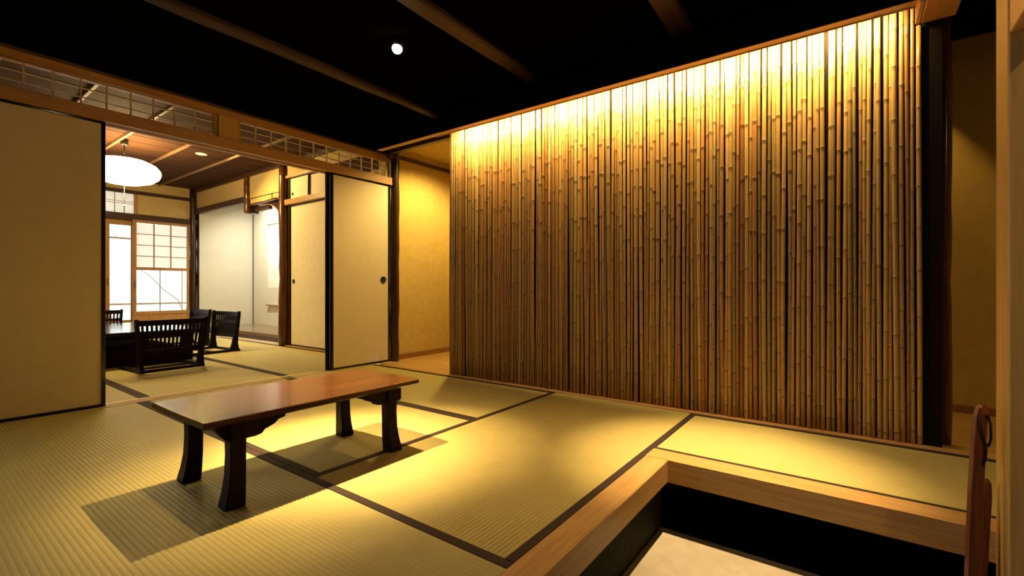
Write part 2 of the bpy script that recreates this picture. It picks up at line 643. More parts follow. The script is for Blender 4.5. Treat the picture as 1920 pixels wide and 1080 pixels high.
GT = 'tatami mats of the front room'
GB = 'tatami mats of the back room'
tatami(0.982, 2.755, 0.712, 1.675, 'X', 'large tatami mat in the middle, between the ledge and the bamboo wall', group=GT)
tatami(0.982, 1.925, 1.675, 3.618, 'Y', 'tatami mat under the far half of the low table', group=GT)
tatami(1.925, 2.755, 1.675, 3.618, 'Y', 'tatami mat in the far corner beside bamboo and passage', group=GT)
tatami(0.070, 0.982, 0.712, 2.640, 'Y', 'nearest tatami mat, at the left, under the table\'s left legs', group=GT)
tatami(0.070, 0.982, 2.640, 3.618, 'Y', 'half tatami mat in front of the large left sliding door', group=GT)
tatami(-0.842, 0.070, 0.712, 2.640, 'Y', 'tatami mat outside the picture\'s left edge', group=GT)
tatami(-0.842, 0.070, 2.640, 3.618, 'Y', 'tatami mat at the far left foot of the partition', group=GT)
tatami(2.045, 2.755, -1.298, 0.712, 'Y', 'narrow tatami mat between the oak ledge and the bamboo foot', group=GT)
tatami(1.030, 1.965, 3.735, 5.560, 'Y', 'back room tatami mat under the nearest legless chair', group=GB)
tatami(1.965, 2.955, 3.735, 5.560, 'Y', 'back room tatami mat in front of the closet doors', group=GB)
tatami(0.100, 1.030, 3.735, 5.560, 'Y', 'back room tatami mat seen beside the left door\'s edge', group=GB)
tatami(1.965, 2.955, 5.560, 7.400, 'Y', 'back room tatami mat below the alcove\'s pale board', group=GB)
tatami(1.030, 1.965, 5.560, 7.400, 'Y', 'back room tatami mat beneath the lacquered table', group=GB)
tatami(0.100, 1.030, 5.560, 7.400, 'Y', 'back room tatami mat hidden behind the left door', group=GB)
tatami(1.030, 2.955, 7.400, 8.380, 'X', 'back room tatami mat along the paper window', group=GB)

# thin wooden sill at the bamboo foot and passage edge
sbox('trim_3', (2.757, -1.29, -0.05), (2.815, 3.56, 0.004), M['cedar_y'], 'thin pale wooden strip between tatami and bamboo foot', 'sill', 0.001)

# ------------------------------------------------------------------ bamboo wall
bw = thing('bamboo_wall', 'tall wall of close set golden bamboo poles with glowing top', 'bamboo wall', (2.83, 1.2, 0))
box('backing_board', (2.822, -0.285, 0.0), (2.862, 2.70, 2.05), M['black_back'], bw, 0.0)
HB = 2.03


def culm_mesh(seed):
    rnd = random.Random(seed)
    r0 = 0.0104
    zs = []
    z = rnd.uniform(0.02, 0.2)
    nodes = []
    while z < HB - 0.02:
        nodes.append(z)
        z += rnd.uniform(0.17, 0.31)
    rings = [(0.0, 1.0, 0.0)]
    for zn in nodes:
        for dz, k, a in ((-0.022, 0.985, 0.0), (-0.006, 0.98, 0.08), (-0.0032, 1.13, 0.1), (0.0, 1.0, 1.0), (0.0032, 1.15, 0.15), (0.007, 1.05, 0.05), (0.022, 1.0, 0.0)):
            if 0.001 < zn + dz < HB - 0.001:
                rings.append((zn + dz, k, a))
    rings.append((HB, 1.0, 0.0))
    rings.sort()
    bm = bmesh.new()
    lay = bm.verts.layers.float.new('node')
    n = 12
    ph, am = rnd.uniform(0, 6.28), rnd.uniform(0.001, 0.0055)
    ph2 = rnd.uniform(0, 6.28)
    prev = None
    for z, k, a in rings:
        tap = 1.03 - 0.06 * z / HB
        ox = am * math.sin(z * 2.1 + ph)
        oy = am * math.sin(z * 1.7 + ph2)
        ring = []
        for j in range(n):
            q = 2 * PI * j / n
            v = bm.verts.new((ox + r0 * k * tap * math.cos(q), oy + r0 * k * tap * math.sin(q), z))
            v[lay] = a
            ring.append(v)
        if prev:
            for j in range(n):
                bm.faces.new((prev[j], prev[(j + 1) % n], ring[(j + 1) % n], ring[j]))
        else:
            bm.faces.new(ring[::-1])
        prev = ring
    bm.faces.new(prev)
    return bm


culms = []
for s in range(22):
    o = obj('bamboo_pole', culm_mesh(100 + s), M['bamboo'], bw, local=True, smooth=True)
    culms.append(o)
rb = random.Random(5)
y = -0.262
used = [False] * len(culms)
k = 0
while y < 2.688:
    sc = rb.choice([0.74, 0.82, 0.88, 0.92, 0.96, 1.0, 1.08])
    r = 0.0104 * sc
    y += r
    i = rb.randrange(len(culms))
    loc = (2.811 + rb.uniform(-0.006, 0.005) - 2.83, y - 1.2, 0.0)
    top = 1.0
    if y < -0.232:
        top = 0.944
    if not used[i]:
        used[i] = True
        o = culms[i]
        o.location = loc
    else:
        o = clone(culms[i], loc)
    o.scale = (sc, sc, top * rb.uniform(0.997, 1.003))
    o.rotation_euler = (rb.uniform(-0.0035, 0.0035), 0, rb.choice([0.3, 0.9, 1.7, 2.6, 3.4, 4.4, 5.5]))
    y += r + rb.choice([0.0003, 0.001, 0.0018, 0.0026, 0.0048])
for i, u in enumerate(used):
    if not u:
        bpy.data.objects.remove(culms[i])

# cove: board that hides the light strip, and the strip itself
cv = thing('cove_light', 'brown cove board along the bamboo top hiding a warm light strip', 'cove light', (2.72, 1.6, 2.02))
box('cove_board', (2.592, -0.225, 1.937), (2.642, 3.38, 1.953), M['cedar_y'], cv, 0.001)
box('inner_lip', (2.642, -0.225, 1.932), (2.646, 2.70, 2.00), M['cedar_y'], cv, 0.0)
box('face_board', (2.582, -0.235, 1.940), (2.592, 3.38, 2.05), M['black_wall'], cv, 0.001)
box('top_board', (2.592, -0.235, 2.042), (2.80, 2.72, 2.055), M['dark_y'], cv, 0.0)
box('end_block', (2.592, -0.252, 1.925), (2.80, -0.236, 2.04), M['cedar_x'], cv, 0.001)
l = bpy.data.lights.new('cove_strip', 'AREA')
l.shape = 'RECTANGLE'
l.size, l.size_y = 2.62, 0.016
l.energy = P_COVE
l.color = (1.0, 0.71, 0.32)
lo = bpy.data.objects.new('cove_strip', l)
COL.objects.link(lo)
lo.parent = cv
lo.location = Vector((2.672, 1.225, 2.015)) - cv.location
l.spread = math.radians(128)
_t = math.radians(62)
lo.rotation_euler = Matrix(((0, -math.cos(_t), -math.sin(_t)), (1, 0, 0), (0, -math.sin(_t), math.cos(_t)))).to_euler()

# ------------------------------------------------------------------ partition between the rooms (plane y = 3.63)
YP = 3.63
sl = struct('trim_4', 'pale grooved wooden door sill between the two rooms', 'sill', (1.2, 3.67, 0))
for ya, yb, zb in ((3.620, 3.636, 0.003), (3.636, 3.662, -0.002), (3.662, 3.676, 0.003), (3.676, 3.702, -0.002), (3.702, 3.733, 0.003)):
    box('sill_rib', (XL, ya, -0.05), (2.99, yb, zb), M['pale_x'], sl, 0.0)
box('sill_plug', (1.895, 3.634, -0.004), (1.965, 3.665, 0.0042), M['table_leg'], sl, 0.0, label='dark inset plug')
lt = struct('trim_5', 'long brown lintel beam above the sliding doors', 'lintel', (1.2, 3.67, 1.72))
box('lintel_face', (XL, 3.618, 1.724), (2.985, 3.652, 1.797), M['cedar_x'], lt, 0.002)
box('lintel_body', (XL, 3.654, 1.735), (2.94, 3.668, 1.797), M['cedar_x'], lt, 0.0)
box('lintel_lip', (XL, 3.676, 1.727), (2.94, 3.688, 1.797), M['cedar_x'], lt, 0.0)
box('lintel_back', (XL, 3.704, 1.724), (2.94, 3.740, 1.797), M['cedar_x'], lt, 0.002)
box('lintel_core', (XL, 3.640, 1.760), (2.94, 3.735, 1.795), M['dark_x'], lt, 0.0)
th = struct('trim_6', 'brown top rail running above both lattice transoms', 'rail', (1.2, 3.67, 1.96))
box('rail_board', (XL, 3.632, 1.960), (2.925, 3.72, 2.004), M['cedar_x'], th, 0.002)
box('rail_cap', (XL, 3.618, 2.004), (2.955, 3.73, 2.018), M['dark_x'], th, 0.002)
sbox('wall_back', (XL, 3.64, 2.018), (2.95, 3.72, 2.30), M['black_wall'], 'black wall above the transoms, up to the ceiling', 'wall')
pm = tag(box('trim_7', (1.424, 3.628, 1.797), (1.556, 3.722, 1.960), M['cedar_z'], None, 0.002), 'short wide wooden post between the two transoms', 'post', kind='structure')


def transom(x0, x1, vx, label, zt=1.958, zb=1.799):
    t = thing('lattice_transom', label, 'transom', ((x0 + x1) / 2, 3.66, zb), 'lattice transoms above the sliding doors')
    f = 0.022
    box('frame_stile', (x0, 3.648, zb), (x0 + f, 3.69, zt), M['cedar_z'], t, 0.002)
    box('frame_stile', (x1 - f, 3.648, zb), (x1, 3.69, zt), M['cedar_z'], t, 0.002)
    box('frame_rail', (x0 + f, 3.648, zb), (x1 - f, 3.69, zb + 0.008), M['cedar_x'], t, 0.001)
    box('frame_rail', (x0 + f, 3.648, zt - 0.008), (x1 - f, 3.69, zt), M['cedar_x'], t, 0.001)
    for x in vx:
        box('upright_bar', (x - 0.0035, 3.662, zb + 0.008), (x + 0.0035, 3.676, zt - 0.008), M['pale_x'], t, 0.0)
    for z in (1.847, 1.901):
        box('cross_bar', (x0 + f, 3.661, z - 0.003), (x1 - f, 3.669, z + 0.003), M['pale_x'], t, 0.0)
    return t


transom(-0.42, 1.424, [-0.24 + 0.1175 * i for i in range(14)], 'long lattice transom above the left door, lantern light behind it')
transom(1.556, 2.925, [1.693 + 0.1185 * i for i in range(10)] + [2.846], 'lattice transom with a slatted grille seen behind it')
sbox('wall_far_left', (XL, 3.645, 1.797), (-0.42, 3.715, 1.960), M['plaster'], 'plaster left of the long transom, outside the view', 'wall')


def fusuma(name, x0, x1, yf, z0, z1, label, hx, hz, stile=0.02, hr=0.021, parent_mat='fusuma', thick=0.022):
    t = struct(name, label, 'sliding door', ((x0 + x1) / 2, yf + thick / 2, z0))
    box('panel', (x0 + stile, yf + 0.004, z0 + 0.018), (x1 - stile, yf + thick - 0.004, z1 - 0.018), M[parent_mat], t, 0)
    box('stile', (x0, yf, z0), (x0 + stile, yf + thick, z1), M['lacquer'], t, 0.002)
    box('stile', (x1 - stile, yf, z0), (x1, yf + thick, z1), M['lacquer'], t, 0.002)
    box('rail', (x0 + stile, yf, z0), (x1 - stile, yf + thick, z0 + 0.018), M['lacquer'], t, 0.002)
    box('rail', (x0 + stile, yf, z1 - 0.018), (x1 - stile, yf + thick, z1), M['lacquer'], t, 0.002)
    if hx is not None:
        lathe('pull', [(0.001, 0.0), (hr * 0.80, 0.0), (hr * 0.86, -0.002), (hr * 0.97, -0.002), (hr, 0.0), (hr, 0.008)], (hx, yf, hz), M['metal'], t, 20, 'Y')
    return t


fusuma('door_1', -0.12, 0.806, 3.637, 0.004, 1.727, 'large plain cream sliding door filling the left edge', -0.07, 0.80)
fusuma('door_2', -0.95, -0.10, 3.678, 0.004, 1.729, 'cream sliding door parked outside the left edge', None, 0)
fusuma('door_3', 2.315, 2.945, 3.637, 0.004, 1.727, 'cream sliding door with round black pull beside the corner post', 2.868, 0.80, 0.02, 0.032)
fusuma('door_4', 2.29, 2.94, 3.678, 0.004, 1.729, 'cream sliding door stacked behind the one with the pull', None, 0, 0.03)


def log_post(name, x, y, z0, z1, r, mat, label, seed, cat='post', wob=0.004, rx=1.0):
    rnd = random.Random(seed)
    pts, rad = [], []
    n = 16
    for i in range(n + 1):
        z = z0 + (z1 - z0) * i / n
        pts.append((x + rnd.uniform(-wob, wob), y + rnd.uniform(-wob, wob), z))
        rad.append(r * rnd.uniform(0.95, 1.06))
    bm = bmesh.new()
    add_tube(bm, pts, rad, 14)
    o = obj(name, bm, mat, None, smooth=True)
    return tag(o, label, cat, kind='structure')


log_post('trim_8', 3.000, 3.635, 0.0, 2.20, 0.046, M['dark_z'], 'dark polished corner post between sliding door and passage', 3)
sbox('trim_9', (2.900, 3.60, 1.98), (2.955, 3.73, 2.30), M['dark_z'], 'dark block over the corner post', 'post')

# passage behind the bamboo
sbox('wall_passage_end', (3.02, 3.69, 0.0), (4.05, 3.76, 2.125), M['plaster_gold'], 'ochre plaster wall at the far end of the passage', 'wall')
sbox('wall_passage_side', (3.70, -1.3, 0.0), (3.80, 1.50, 2.30), M['plaster_gold'], 'ochre plaster wall along the passage, behind the near bamboo end', 'wall')
sbox('wall_passage_far', (3.92, 1.50, 0.0), (4.02, 3.69, 2.30), M['plaster_gold'], 'hidden plaster wall of the wider far passage', 'wall')
sbox('wall_passage_step', (3.80, 1.42, 0.0), (3.92, 1.50, 2.30), M['plaster_gold'], 'hidden short wall where the passage widens', 'wall')
sbox('baseboard_passage_end', (3.02, 3.678, 0.0), (3.92, 3.69, 0.052), M['base'], 'reddish wooden baseboard at the passage end', 'baseboard', 0.002)
sbox('baseboard_passage_side', (3.686, -1.3, 0.0), (3.70, 1.50, 0.045), M['base'], 'reddish wooden baseboard along the passage wall', 'baseboard', 0.002)
sbox('trim_10', (3.02, 3.676, 2.020), (3.92, 3.69, 2.060), M['dark_x'], 'dark rail high on the passage end wall', 'rail', 0.002)
sbox('ceiling_passage', (2.87, 2.05, 2.125), (4.05, 3.76, 2.15), M['plaster_gold'], 'pale passage ceiling beyond the bamboo', 'ceiling')
sbox('ceiling_passage_near', (2.87, -1.3, 2.162), (4.05, 2.05, 2.19), M['black_wall'], 'black passage ceiling behind the near bamboo end', 'ceiling')
sbox('trim_11', (2.905, 2.62, 2.020), (2.955, 3.60, 2.078), M['dark_y'], 'dark header rail over the passage opening', 'rail', 0.002)
sbox('trim_12', (2.82, 2.70, 2.085), (2.90, 3.60, 2.13), M['dark_y'], 'dark upper rail above the passage opening', 'rail', 0.002)

# near end of the bamboo: dark post, beam, pillar
log_post('trim_13', 2.905, -0.347, 0.0, 2.00, 0.024, M['log'], 'thin dark red post behind the near bamboo end', 9)
sbox('trim_14', (2.815, -0.33, 0.0), (2.87, -0.286, 2.05), M['black_back'], 'black strip beside the last bamboo pole', 'strip')
nb = sbox('trim_15', (1.40, -0.372, 1.923), (2.802, -0.254, 2.06), M['cedar_x'], 'planed wooden beam meeting the near top of the bamboo', 'beam', 0.003)
sbox('trim_16', (2.87, -0.372, 1.962), (3.72, -0.25, 2.16), M['dark_x'], 'dark lintel crossing the passage behind the bamboo', 'lintel', 0.002)
sbox('trim_17', (1.632, -0.415, -0.30), (1.750, -0.3097, 2.30), M['cedar_z'], 'pale planed square pillar at the right edge', 'pillar', 0.004)
sbox('trim_18', (0.60, -0.405, 1.342), (1.632, -0.3125, 1.50), M['cedar_x'], 'pale wooden crosspiece joining the square pillar', 'rail', 0.003)

# ------------------------------------------------------------------ back room
XW = 2.98
YB = 8.45
cb = struct('ceiling_back', 'brown board ceiling of the back room with pale battens', 'ceiling', (1.5, 6.0, 2.284))
yy = 3.74
first = None
while yy < YB:
    y1 = min(yy + 0.270, YB + 0.02)
    box('ceiling_board', (-0.9, yy + 0.005, 2.286), (XW + 0.02, y1 - 0.005, 2.300), M['ceil_board'], cb, 0.002)
    yy += 0.272
box('ceiling_cover', (-0.9, 3.74, 2.300), (XW + 0.02, YB + 0.05, 2.33), M['black_back'], cb, 0)
for i in range(8):
    x = -0.54 + 0.505 * i
    if x < XW:
        box('batten', (x - 0.012, 3.74, 2.262), (x + 0.012, YB, 2.286), M['batten'], cb, 0.002)
# outer hull of the back room
sbox('wall_back_left', (-1.0, 3.72, -0.36), (-0.9, 9.0, 2.33), M['plaster'], 'plaster wall on the hidden side of the back room', 'wall')
# wall above the alcove and the closet side (plane x = 2.98)
wb = bmesh.new()
add_box(wb, (XW, 5.76, 1.93), (XW + 0.03, 6.68, 2.30))
add_box(wb, (XW, 6.68, 1.975), (XW + 0.03, 8.45, 2.30))
add_box(wb, (XW, 6.0, 1.86), (XW + 0.03, 6.60, 1.94))
add_box(wb, (XW, 5.76, 1.86), (XW + 0.03, 6.02, 1.94))
tag(obj('wall_alcove_front', wb, M['plaster']), 'sand plaster band above the alcove opening', 'wall', kind='structure')
sbox('trim_19', (2.945, 3.75, 2.235), (XW, YB, 2.286), M['dark_y'], 'dark ceiling edge rail above alcove and closet', 'rail')
sbox('trim_20', (2.955, 6.74, 1.895), (3.03, 8.42, 1.978), M['dark_y'], 'dark lintel over the far part of the alcove', 'lintel', 0.002)
log_post('trim_21', 2.975, 6.665, 1.742, 2.25, 0.047, M['log'], 'hanging log post that stops in mid air above the alcove', 21)
sbox('trim_22', (3.0, 6.575, 1.742), (3.08, 6.72, 1.86), M['dark_z'], 'dark block behind the hanging post', 'block')
tag(tube('trim_23', [(2.972, 6.62, 1.842), (2.970, 6.4, 1.846), (2.972, 6.2, 1.843), (2.968, 5.9, 1.853), (2.972, 5.74, 1.855)], [0.018, 0.020, 0.018, 0.019, 0.017], M['log']),
    'slim brown pole joining hanging post and alcove post', 'pole', kind='structure')
sbox('trim_24', (3.02, 6.18, 1.765), (3.07, 6.58, 1.822), M['dark_y'], 'short dark rail inside the alcove top', 'rail', 0.002)
log_post('trim_25', 2.985, 5.715, 0.0, 2.24, 0.062, M['log'], 'brown log post between alcove and closet', 25, wob=0.006)
sbox('trim_26', (2.99, 5.60, 0.0), (3.04, 5.66, 2.11), M['dark_z'], 'dark jamb of the closet', 'jamb')
log_post('trim_27', 2.938, 8.435, 0.0, 2.28, 0.045, M['dark_z'], 'dark post in the far corner beside the paper window', 27, wob=0.003)
sbox('trim_28', (2.985, 8.37, 0.0), (3.06, 8.45, 1.895), M['dark_z'], 'wide dark jamb of the alcove', 'jamb', 0.003)
# arched corner board inside the alcove opening
arch = [(5.76, 1.87), (6.36, 1.87)]
for i in range(13):
    a = PI / 2 * i / 12
    arch.append((5.80 + 0.52 * math.cos(a) ** 1.0 * 1.0 if False else 6.36 - 0.555 * math.sin(a), 1.835 - 0.30 * (1 - math.cos(a))))
arch.append((5.76, 1.535))
tag(prism('trim_29', arch, 'X', 3.005, 3.03, M['dark_z']), 'arched corner board at the alcove top, its shadowed front coloured dark', 'board', kind='structure')  # shade on the board's front is put into the dark wood
arc2 = [p for p in arch[2:-1]]
rim = arc2 + [(p[0] - 0.012 + 0.012 * 0, p[1] + 0.010) for p in arc2[::-1]]
tag(prism('trim_30', rim, 'X', 2.997, 3.034, M['cedar_y']), 'pale rim standing for the lit curved edge of the arched board', 'edge', kind='structure')  # light on the inner arch edge is put into the paler wood

# alcove
sbox('wall_alcove_side', (3.0, 8.36, 0.0), (3.89, 8.43, 2.33), M['plaster_white'], 'off white far side wall of the alcove', 'wall')
sbox('wall_alcove_back', (3.82, 5.76, 0.0), (3.89, 8.36, 2.33), M['plaster_white'], 'off white alcove wall where the scroll hangs', 'wall')
sbox('wall_alcove_near', (3.02, 5.68, 0.0), (3.89, 5.76, 2.33), M['plaster_white'], 'hidden near side wall of the alcove', 'wall')
sbox('ceiling_alcove', (XW + 0.03, 5.68, 2.22), (3.89, 8.43, 2.30), M['ceil_board'], 'dark ceiling of the alcove', 'ceiling')
sbox('trim_31', (3.811, 8.346, 0.1), (3.82, 8.36, 2.2), M['dark_z'], 'thin dark corner strip inside the alcove', 'strip')
sbox('floor_alcove', (3.115, 5.76, 0.0), (3.82, 8.36, 0.100), M['slab'], 'raised glossy floor board of the alcove', 'floor', 0.003)
fr = struct('trim_32', 'layered wooden front edge of the alcove floor', 'edge', (3.1, 6.9, 0))
box('edge_board', (3.09, 5.76, 0.055), (3.115, 8.36, 0.100), M['log'], fr, 0.003)
box('edge_strip', (3.085, 5.76, 0.020), (3.112, 8.36, 0.053), M['dark_y'], fr, 0.002)
sbox('floor_alcove_board', (2.957, 5.76, -0.05), (3.112, 8.38, 0.006), M['worm'], 'pale worm marked board in front of the alcove', 'board', 0.002)

# hanging scroll
sc_ = thing('hanging_scroll', 'white hanging scroll with faint brush writing in the alcove', 'scroll', (3.74, 7.44, 0.43))
box('silk_mount', (3.738, 7.19, 0.46), (3.742, 7.69, 1.765), M['scroll_silk'], sc_, 0)
box('paper', (3.7355, 7.22, 0.72), (3.7378, 7.685, 1.60), M['scroll'], sc_, 0)
tube('top_rod', [(3.736, 7.18, 1.768), (3.736, 7.70, 1.768)], 0.009, M['cedar_y'], sc_)
tube('bottom_roller', [(3.726, 7.15, 0.445), (3.726, 7.715, 0.445)], 0.016, M['worm'], sc_)
tube('hanging_cord', [(3.737, 7.32, 1.775), (3.742, 7.44, 1.93), (3.737, 7.56, 1.775)], 0.003, M['white_plastic'], sc_, 6)
for yy in (7.20, 7.665):
    tube('tassel', [(3.726, yy, 0.43), (3.726, yy, 0.34)], [0.004, 0.010], M['scroll_silk'], sc_, 6)
ink = bmesh.new()
ri = random.Random(11)
for cy_, z0, z1, n in ((7.56, 0.92, 1.30, 30), (7.44, 0.78, 0.98, 16), (7.50, 1.02, 1.12, 6)):
    for i in range(n):
        z = z0 + (z1 - z0) * ri.random()
        yk = cy_ + ri.uniform(-0.025, 0.025)
        lw, lh = ri.uniform(0.004, 0.02), ri.uniform(0.003, 0.006)
        if ri.random() < 0.4:
            lw, lh = lh, lw
        add_box(ink, (3.7349, yk - lw / 2, z - lh / 2), (3.7354, yk + lw / 2, z + lh / 2))
o = obj('brush_writing', ink, M['ink'], sc_)
o['kind'] = 'stuff'

sc_.location = sc_.location + Vector((0.066, 0.118, 0.0))

# closet


def fusuma_side(name, y0, y1, xf, z0, z1, label, hy, hz, hr=0.029, st=0.016):
    t = struct(name, label, 'sliding door', (xf + 0.01, (y0 + y1) / 2, z0))
    box('panel', (xf + 0.003, y0 + st, z0 + st), (xf + 0.017, y1 - st, z1 - st), M['fusuma_w'], t, 0)
    for a, b in ((y0, y0 + st), (y1 - st, y1)):
        box('stile', (xf, a, z0), (xf + 0.02, b, z1), M['lacquer'], t, 0.001)
    for a, b in ((z0, z0 + st), (z1 - st, z1)):
        box('rail', (xf, y0 + st, a), (xf + 0.02, y1 - st, b), M['lacquer'], t, 0.001)
    if hy is not None:
        lathe('pull', [(0.001, 0.0), (hr * 0.80, 0.0), (hr * 0.86, -0.002), (hr * 0.97, -0.002), (hr, 0.0), (hr, 0.008)], (xf, hy, hz), M['metal'], t, 16, 'X')
    return t


fusuma_side('door_5', 4.75, 5.60, 3.000, 0.012, 1.742, 'tall cream closet door next to the brown log post', 5.525, 0.80)
fusuma_side('door_6', 3.92, 4.78, 3.024, 0.012, 1.742, 'closet door hidden behind the front sliding doors', None, 0)
fusuma_side('door_7', 5.19, 5.60, 2.996, 1.812, 2.075, 'small upper cupboard door with a round pull', 5.54, 1.875, 0.019, 0.010)
fusuma_side('door_8', 4.79, 5.21, 3.018, 1.812, 2.075, 'small plain upper cupboard door', None, 0, 0.015, 0.010)
sbox('trim_33', (2.955, 3.78, 1.744), (3.04, 5.66, 1.810), M['cedar_y'], 'pale rail between closet door and upper cupboards', 'rail', 0.003)
sbox('trim_34', (2.965, 4.70, 2.075), (3.04, 5.66, 2.108), M['cedar_y'], 'pale rail above the small cupboards', 'rail', 0.003)
sbox('trim_35', (2.957, 3.78, -0.05), (3.05, 5.66, 0.010), M['cedar_y'], 'pale sill below the closet doors', 'sill', 0.002)
sbox('wall_closet', (XW + 0.005, 4.70, 2.108), (XW + 0.03, 5.70, 2.25), M['plaster'], 'narrow plaster band above the cupboards', 'wall')
sbox('wall_closet_near', (XW + 0.005, 3.74, 1.810), (XW + 0.04, 4.79, 1.90), M['plaster'], 'plaster below the slatted grille', 'wall')
cw = bmesh.new()
add_box(cw, (3.06, 3.77, 0.0), (3.10, 5.68, 2.30))
tag(obj('wall_closet_back', cw, M['black_back']), 'dark inner wall of the closet', 'wall', kind='structure')
# slatted grille above the closet
gr = thing('slatted_grille', 'wooden slatted grille above the closet, seen through the transom', 'grille', (2.99, 4.24, 1.90))
for lo_, hi_ in (((2.975, 3.78, 1.90), (3.01, 3.82, 2.13)), ((2.975, 4.66, 1.90), (3.01, 4.70, 2.13))):
    box('frame_stile', lo_, hi_, M['cedar_z'], gr, 0.002)
for lo_, hi_ in (((2.975, 3.82, 2.10), (3.01, 4.66, 2.13)), ((2.975, 3.82, 1.895), (3.01, 4.66, 1.915))):
    box('frame_rail', lo_, hi_, M['cedar_y'], gr, 0.002)
for i in range(11):
    z = 1.918 + i * 0.0166
    prism('slat', [(2.980, z), (2.990, z), (3.000, z + 0.009), (2.990, z + 0.009)], 'Y', 3.82, 4.66, M['grille'], gr)
sbox('wall_grille_top', (XW + 0.005, 3.74, 2.13), (XW + 0.04, 4.70, 2.25), M['plaster'], 'plaster strip above the slatted grille', 'wall')

# ------------------------------------------------------------------ window wall (plane y = 8.45)
ww = bmesh.new()
add_box(ww, (-0.9, YB, 2.14), (3.0, YB + 0.05, 2.33))
add_box(ww, (2.215, YB, 1.80), (3.0, YB + 0.05, 2.09))
add_box(ww, (-0.9, YB, 0.0), (1.10, YB + 0.05, 2.09))
tag(obj('wall_window', ww, M['plaster']), 'sand plaster wall around the back room windows', 'wall', kind='structure')
sbox('trim_36', (-0.9, YB - 0.02, 2.09), (2.96, YB + 0.05, 2.14), M['dark_x'], 'dark rail near the top of the window wall', 'rail', 0.002)
sbox('trim_37', (-0.9, YB - 0.025, 1.722), (2.96, YB + 0.06, 1.80), M['dark_x'], 'dark lintel directly over the paper window', 'lintel', 0.002)
sbox('trim_38', (2.19, YB - 0.005, 1.80), (2.235, YB + 0.05, 2.09), M['honey_z'], 'wooden stile ending the small upper window', 'stile', 0.002)
sbox('trim_39', (1.10, YB - 0.01, -0.05), (2.96, YB + 0.06, 0.03), M['cedar_x'], 'wooden sill below the paper window', 'sill', 0.002)
# small upper paper window
w1 = struct('window_1', 'small paper window high up behind the lantern', 'window', (1.65, YB, 1.80))
for i in range(10):
    x0 = 1.10 + i * 0.109
    for z0, z1 in ((1.80, 1.94), (1.972, 2.09), (1.944, 1.968)):
        box('paper_pane', (x0 + 0.004, YB + 0.012, z0), (x0 + 0.105, YB + 0.014, z1), M['shoji'], w1, 0)
    box('lattice_bar', (x0 - 0.004, YB + 0.002, 1.80), (x0 + 0.004, YB + 0.014, 2.09), M['honey_z'], w1, 0)
for z in (1.942, 1.970):
    box('cross_bar', (1.10, YB + 0.003, z - 0.003), (2.19, YB + 0.012, z + 0.003), M['honey_z'], w1, 0)
# paper sliding window with glass below
w2 = struct('window_2', 'paper sliding window with a glass lower pane and wooden foot', 'window', (2.53, YB, 0.03))
xa, xb = 2.175, 2.895
ya, yb = YB - 0.005, YB + 0.03
box('stile', (xa, ya, 0.03), (xa + 0.045, yb, 1.720), M['honey_z'], w2, 0.003)
box('stile', (xb - 0.035, ya, 0.03), (xb, yb, 1.720), M['honey_z'], w2, 0.003)
box('top_rail', (xa + 0.045, ya, 1.680), (xb - 0.035, yb, 1.720), M['honey_z'], w2, 0.002)
box('middle_rail', (xa + 0.045, ya, 0.985), (xb - 0.035, yb, 1.030), M['honey_z'], w2, 0.002)
box('lower_rail', (xa + 0.045, ya, 0.325), (xb - 0.035, yb, 0.375), M['honey_z'], w2, 0.002)
box('foot_panel', (xa + 0.045, ya + 0.01, 0.075), (xb - 0.035, yb - 0.008, 0.325), M['honey_z'], w2, 0.002)
box('bottom_rail', (xa + 0.045, ya, 0.03), (xb - 0.035, yb, 0.075), M['honey_z'], w2, 0.002)
cx = [xa + 0.045 + (xb - xa - 0.08) * i / 3 for i in range(4)]
cz = [1.030 + 0.65 * i / 4 for i in range(5)]
for i in range(3):
    for j in range(4):
        box('paper_pane', (cx[i] + 0.003, YB + 0.016, cz[j] + 0.003), (cx[i + 1] - 0.003, YB + 0.018, cz[j + 1] - 0.003), M['shoji'], w2, 0)
for x in cx[1:3]:
    box('lattice_bar', (x - 0.006, ya + 0.003, 1.03), (x + 0.006, YB + 0.018, 1.68), M['honey_z'], w2, 0)
for z in cz[1:4]:
    box('cross_bar', (xa + 0.045, ya + 0.006, z - 0.005), (xb - 0.035, YB + 0.018, z + 0.005), M['honey_z'], w2, 0)
box('glass_pane', (xa + 0.045, YB + 0.014, 0.375), (xb - 0.035, YB + 0.018, 0.985), M['glass'], w2, 0)
box('pull', (xa + 0.018, ya - 0.003, 0.72), (xa + 0.028, ya + 0.002, 0.82), M['metal'], w2, 0)
# glass door to its left, one track further out
w3 = struct('window_3', 'tall glass sliding window with thick honey coloured stile', 'window', (1.65, YB + 0.05, 0.03))
ya, yb = YB + 0.035, YB + 0.065
box('stile', (1.845, ya, 0.03), (1.925, yb, 1.70), M['honey_z'], w3, 0.003)
box('stile', (2.165, ya, 0.03), (2.215, yb, 1.70), M['honey_z'], w3, 0.003)
box('top_rail', (1.925, ya, 1.630), (2.165, yb, 1.70), M['honey_z'], w3, 0.002)
box('bottom_rail', (1.925, ya, 0.20), (2.165, yb, 0.255), M['honey_z'], w3, 0.002)
box('foot_panel', (1.925, ya + 0.01, 0.03), (2.165, yb - 0.01, 0.20), M['honey_z'], w3, 0.001)
box('glass_pane', (1.925, YB + 0.048, 0.255), (2.165, YB + 0.052, 1.63), M['glass'], w3, 0)
for x in (1.868, 1.902):
    box('pull', (x - 0.006, ya - 0.003, 0.76), (x + 0.006, ya + 0.002, 0.86), M['metal'], w3, 0)
w4 = struct('window_4', 'glass sliding window mostly hidden by the left door', 'window', (1.45, YB + 0.05, 0.03))
box('stile', (1.10, ya, 0.03), (1.15, yb, 1.70), M['honey_z'], w4, 0.003)
